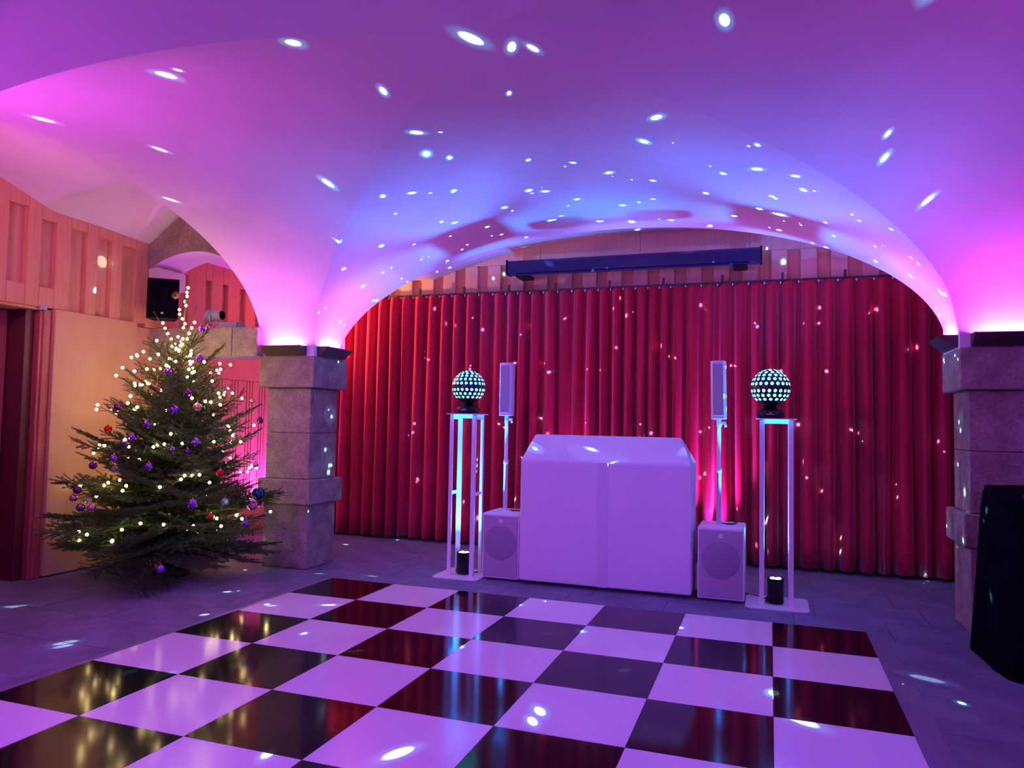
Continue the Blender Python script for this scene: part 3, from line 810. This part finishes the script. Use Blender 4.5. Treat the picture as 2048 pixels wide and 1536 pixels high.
for k in range(60):                                    # shorter branches that fill the gaps between the whorls
    zz = .30 + 1.25*(k+rnd.random())/60
    place_branch(zz, rnd.uniform(0, 2*PI), math.radians(interp([(0,-8),(.5,-1),(1,14),(1.6,32)], zz) + rnd.uniform(-10,10)), interp(RT, zz)*rnd.uniform(.55,.85))
# the steep shoots under the tip
for (a, inc, L, z) in ((PI*1.03, 50, .52, 1.93),(-.12, 68, .50, 1.95),(.22, 60, .50, 1.93),(PI*1.45, 50, .30, 1.95)):
    mb = MB(); dv = Vector((math.cos(a)*math.cos(math.radians(inc)), math.sin(a)*math.cos(math.radians(inc)), math.sin(math.radians(inc))))
    twig(mb, (.02, .01, z), dv, L, .007, True, rnd, 0, .55)
    ob('branch', mb.mesh('branch', [M['bark'], M['needle']]), tr)
place_branch(1.95, .5*PI, math.radians(48), .26)

# fairy lights
fs_ = thing('fairy_lights', 'string of warm white fairy lights wound around the fir tree', 'string lights', (TX, TY, 0))
_r = [[(.0112*math.cos(PI/3*k + o_), .0112*math.sin(PI/3*k + o_), z_) for k in range(6)] for o_, z_ in ((0, -.006), (PI/6, .006))]
BU = MB().add([(0,0,-.0135)] + _r[0] + _r[1] + [(0,0,.0135)],
    [(0, 1+(k+1) % 6, 1+k) for k in range(6)] + [(1+k, 1+(k+1) % 6, 7+k) for k in range(6)] + [(1+(k+1) % 6, 7+(k+1) % 6, 7+k) for k in range(6)] + [(13, 7+k, 7+(k+1) % 6) for k in range(6)], 0, True).mesh('bulb', M['bulb'])
rnd = random.Random(9); path = []; bulbs = []
NB = 190
for i in range(NB):
    t = i/(NB-1)
    z = .24 + 1.72*(t**.88) ; a = 2*PI*6.3*t + 1.0
    r = interp(RT, z)*rnd.uniform(.58,.95) if z < 1.85 else .10
    if rnd.random() < .15: r *= .6
    a += .25*math.sin(i*.9) + rnd.uniform(-.08,.08)
    zz = z + math.sin(math.radians(interp([(0,-12),(1,12),(2,45)], z)))*r + rnd.uniform(-.06,.06)
    x = r*math.cos(a); y_ = r*math.sin(a)
    if TX + x < -2.2: x = -2.2 - TX
    bulbs.append((x, y_, zz))
for i in range(15):
    t = i/14; z = 2.0 + .57*t; bulbs.append((.02 + .04*t + rnd.uniform(-.035,.035)*(1-.3*t), .01 + rnd.uniform(-.05,.01), z))
for (a, n) in ((PI*1.03, 6), (.1, 6)):
    for i in range(n):
        t = (i+.5)/n*.7; bulbs.append((.02 + .26*t*math.cos(a) + rnd.uniform(-.015,.015), .26*t*math.sin(a) - .03, 1.98 + .42*t))
MB().tube([(x*.97, y_*.97, z-.012) for x, y_, z in bulbs[:NB+15]], .0022, 4).build('wire', M['cable'], fs_)
for p in bulbs: ob('bulb', BU, fs_, p)

# baubles: position, colour, radius, label
def glass(name, c, rough=.08, metal=.85):
    return mat(name, c, rough, metal=metal)
def clear(name, c):
    m = mat(name, c, .04); b = m.node_tree.nodes['Principled BSDF']; b.inputs['Transmission Weight'].default_value = .85; b.inputs['IOR'].default_value = 1.12
    return m
BC = {'red': glass('red_glass', (.75,.015,.02), .12, .5), 'purple': glass('purple_glass', (.34,.10,.72)), 'plum': glass('plum_glass', (.20,.035,.22), .2),
      'silver': glass('dark_silver_glass', (.28,.28,.32), .06, 1), 'gold': glass('gold_glass', (.85,.62,.32), .15), 'clear': clear('clear_glass', (.85,.80,.86)), 'pink': glass('pink_glass', (.75,.32,.50), .1), 'teal': glass('teal_glass', (.02,.10,.16), .08)}
BALLS = [
((-1.489,-1.061,1.293),'red',.031,'red bauble on a branch tip in front of the plywood door leaf'),
((-.654,-.70,.946),'red',.031,'red bauble on the pillar side of the fir tree'),
((-1.184,-.76,1.782),'purple',.034,'shiny purple bauble highest on the door side below the bare shoots'),
((-1.149,-.995,1.337),'purple',.031,'purple bauble amid the upper branches below the speaker'),
((-1.216,-1.071,1.23),'purple',.031,'purple and silver bauble next to a dark silver one at mid height'),
((-.826,-.802,1.195),'purple',.034,'violet bauble in the middle of the tree right of the trunk'),
((-1.026,-.847,1.463),'purple',.040,'large violet bauble with a red shine in the upper middle of the tree'),
((-1.298,-1.165,1.062),'purple',.030,'purple bauble on the door side at mid height'),
((-1.014,-1.094,1.006),'purple',.031,'purple bauble in the middle of the tree beside two bulbs'),
((-1.482,-1.194,1.001),'plum',.031,'dark plum bauble hanging from a branch tip on the door side'),
((-.697,-.949,.713),'purple',.038,'double lilac bauble low in the middle of the tree'),
((-.768,-1.179,.237),'purple',.031,'lowest bauble, violet and red, just above the tree stand'),
((-.895,-.024,1.557),'gold',.025,'small gold bauble hanging against the magenta panelling'),
((-.839,.021,1.382),'plum',.030,'dark plum bauble hanging against the magenta panelling'),
((-.767,.077,1.165),'clear',.030,'clear bauble hanging in front of the pillar shaft'),
((-.668,-.29,1.079),'clear',.032,'clear lilac bauble on the pillar side of the tree'),
((-.63,-.285,.993),'gold',.026,'greenish gold bauble on the pillar side of the tree'),
((-1.568,-1.251,.806),'plum',.032,'brown bauble, uppermost of the cluster at the outer left branch'),
((-1.585,-1.269,.744),'pink',.030,'dusky pink bauble, outermost of the cluster on the door side'),
((-1.459,-1.309,.68),'silver',.034,'dark silver bauble, lowest of the cluster on the door side'),
((-1.348,-1.308,.682),'pink',.032,'glossy pink bauble in the cluster on the door side'),
((-1.402,-1.295,.735),'clear',.028,'clear bauble above the glossy pink one in the cluster'),
((-.538,-.349,.753),'teal',.055,'large dark teal bauble on the pillar side of the tree'),
((-.575,-.72,.714),'clear',.030,'clear bauble low on the pillar side of the tree'),
((-.507,-.461,.672),'pink',.050,'large pink bauble under the teal one on the pillar side'),
((-1.264,-1.101,1.185),'silver',.036,'dark silver bauble over the lock plate of the door leaf'),
((-1.491,-.976,1.476),'plum',.031,'plum bauble on a high branch tip before the door leaf'),
((-1.0,-.726,1.601),'plum',.036,'dark plum bauble in the bright upper middle of the tree'),
((-.917,-.696,1.489),'gold',.036,'pale gold bauble in the upper middle of the tree'),
((-1.223,-.348,2.206),'purple',.030,'deep purple bauble in front of the floodlight'),
((-1.224,-.273,2.224),'pink',.022,'small pink bauble on the bare shoot beside the floodlight'),
((-1.096,-.493,1.919),'purple',.034,'shiny lilac bauble below the stone beam'),
((-1.253,-1.192,.978),'clear',.028,'clear bauble amid the branches on the door side'),
((-.92,-.954,1.135),'silver',.032,'dark silver bauble in the middle of the tree'),
((-.596,-.857,.61),'red',.026,'small red bauble low on the pillar side beside a row of bulbs'),
((-.836,-.876,1.119),'plum',.028,'plum bauble just under the violet one in the middle'),
((-.476,-.58,.528),'purple',.028,'small violet bauble low beside the pillar'),
]
UB = MB().lathe([(math.sin(PI*k/14), -math.cos(PI*k/14)) for k in range(15)], 22)
for (p, c, r, lab) in BALLS:
    t = thing('bauble', lab, 'bauble', p, group='glass baubles on the fir tree')
    if c not in slabs: slabs[c] = UB.mesh('ball', BC[c])
    o = ob('ball', slabs[c], t); o.scale = (r, r, r)
    MB().lathe([(.006,r*.96),(.006,r+.008),(0,r+.009)], 10).build('cap', M['gold'], t)
    MB().tube([(0,0,r+.006),(.003,0,r+.016),(0,.001,r+.03)], .0009, 4).build('hook', M['gold'], t)
# icicles and the pine cone
for (p, lab) in (((-1.202,-.851,1.62),'thin gold icicle hanging on the door side of the tree top'),((-.777,-.36,1.30),'thin gold icicle hanging in front of the magenta panelling')):
    t = thing('icicle_ornament', lab, 'ornament', p, group='gold icicle ornaments')
    MB().lathe([(0,0),(.004,.03),(.0045,.11),(.003,.125),(0,.126)], 8).build('icicle', M['gold'], t)
    MB().tube([(0,0,.125),(.002,0,.15)], .0009, 4).build('hook', M['gold'], t)
pc = thing('pine_cone', 'brown pine cone hanging beside the tip of the tree', 'pine cone', (-1.42,-.47,2.46))
MB().lathe([(0,0),(.018,.01),(.022,.03),(.014,.06),(0,.075)], 12).build('core', M['cone_brown'], pc)
SCM = MB().add([(0,-.008,0),(0,.008,0),(.016,.006,.006),(.016,-.006,.006),(.019,0,.010)], [(0,1,2,3),(3,2,4)]).mesh('scale', M['cone_brown'])
for k in range(40):
    zz = .006 + .062*k/40; rr_ = .018*math.sin(PI*min(1, (zz+.012)/.085)); a = k*2.4
    o = ob('scale', SCM, pc, (rr_*math.cos(a), rr_*math.sin(a), zz), a)
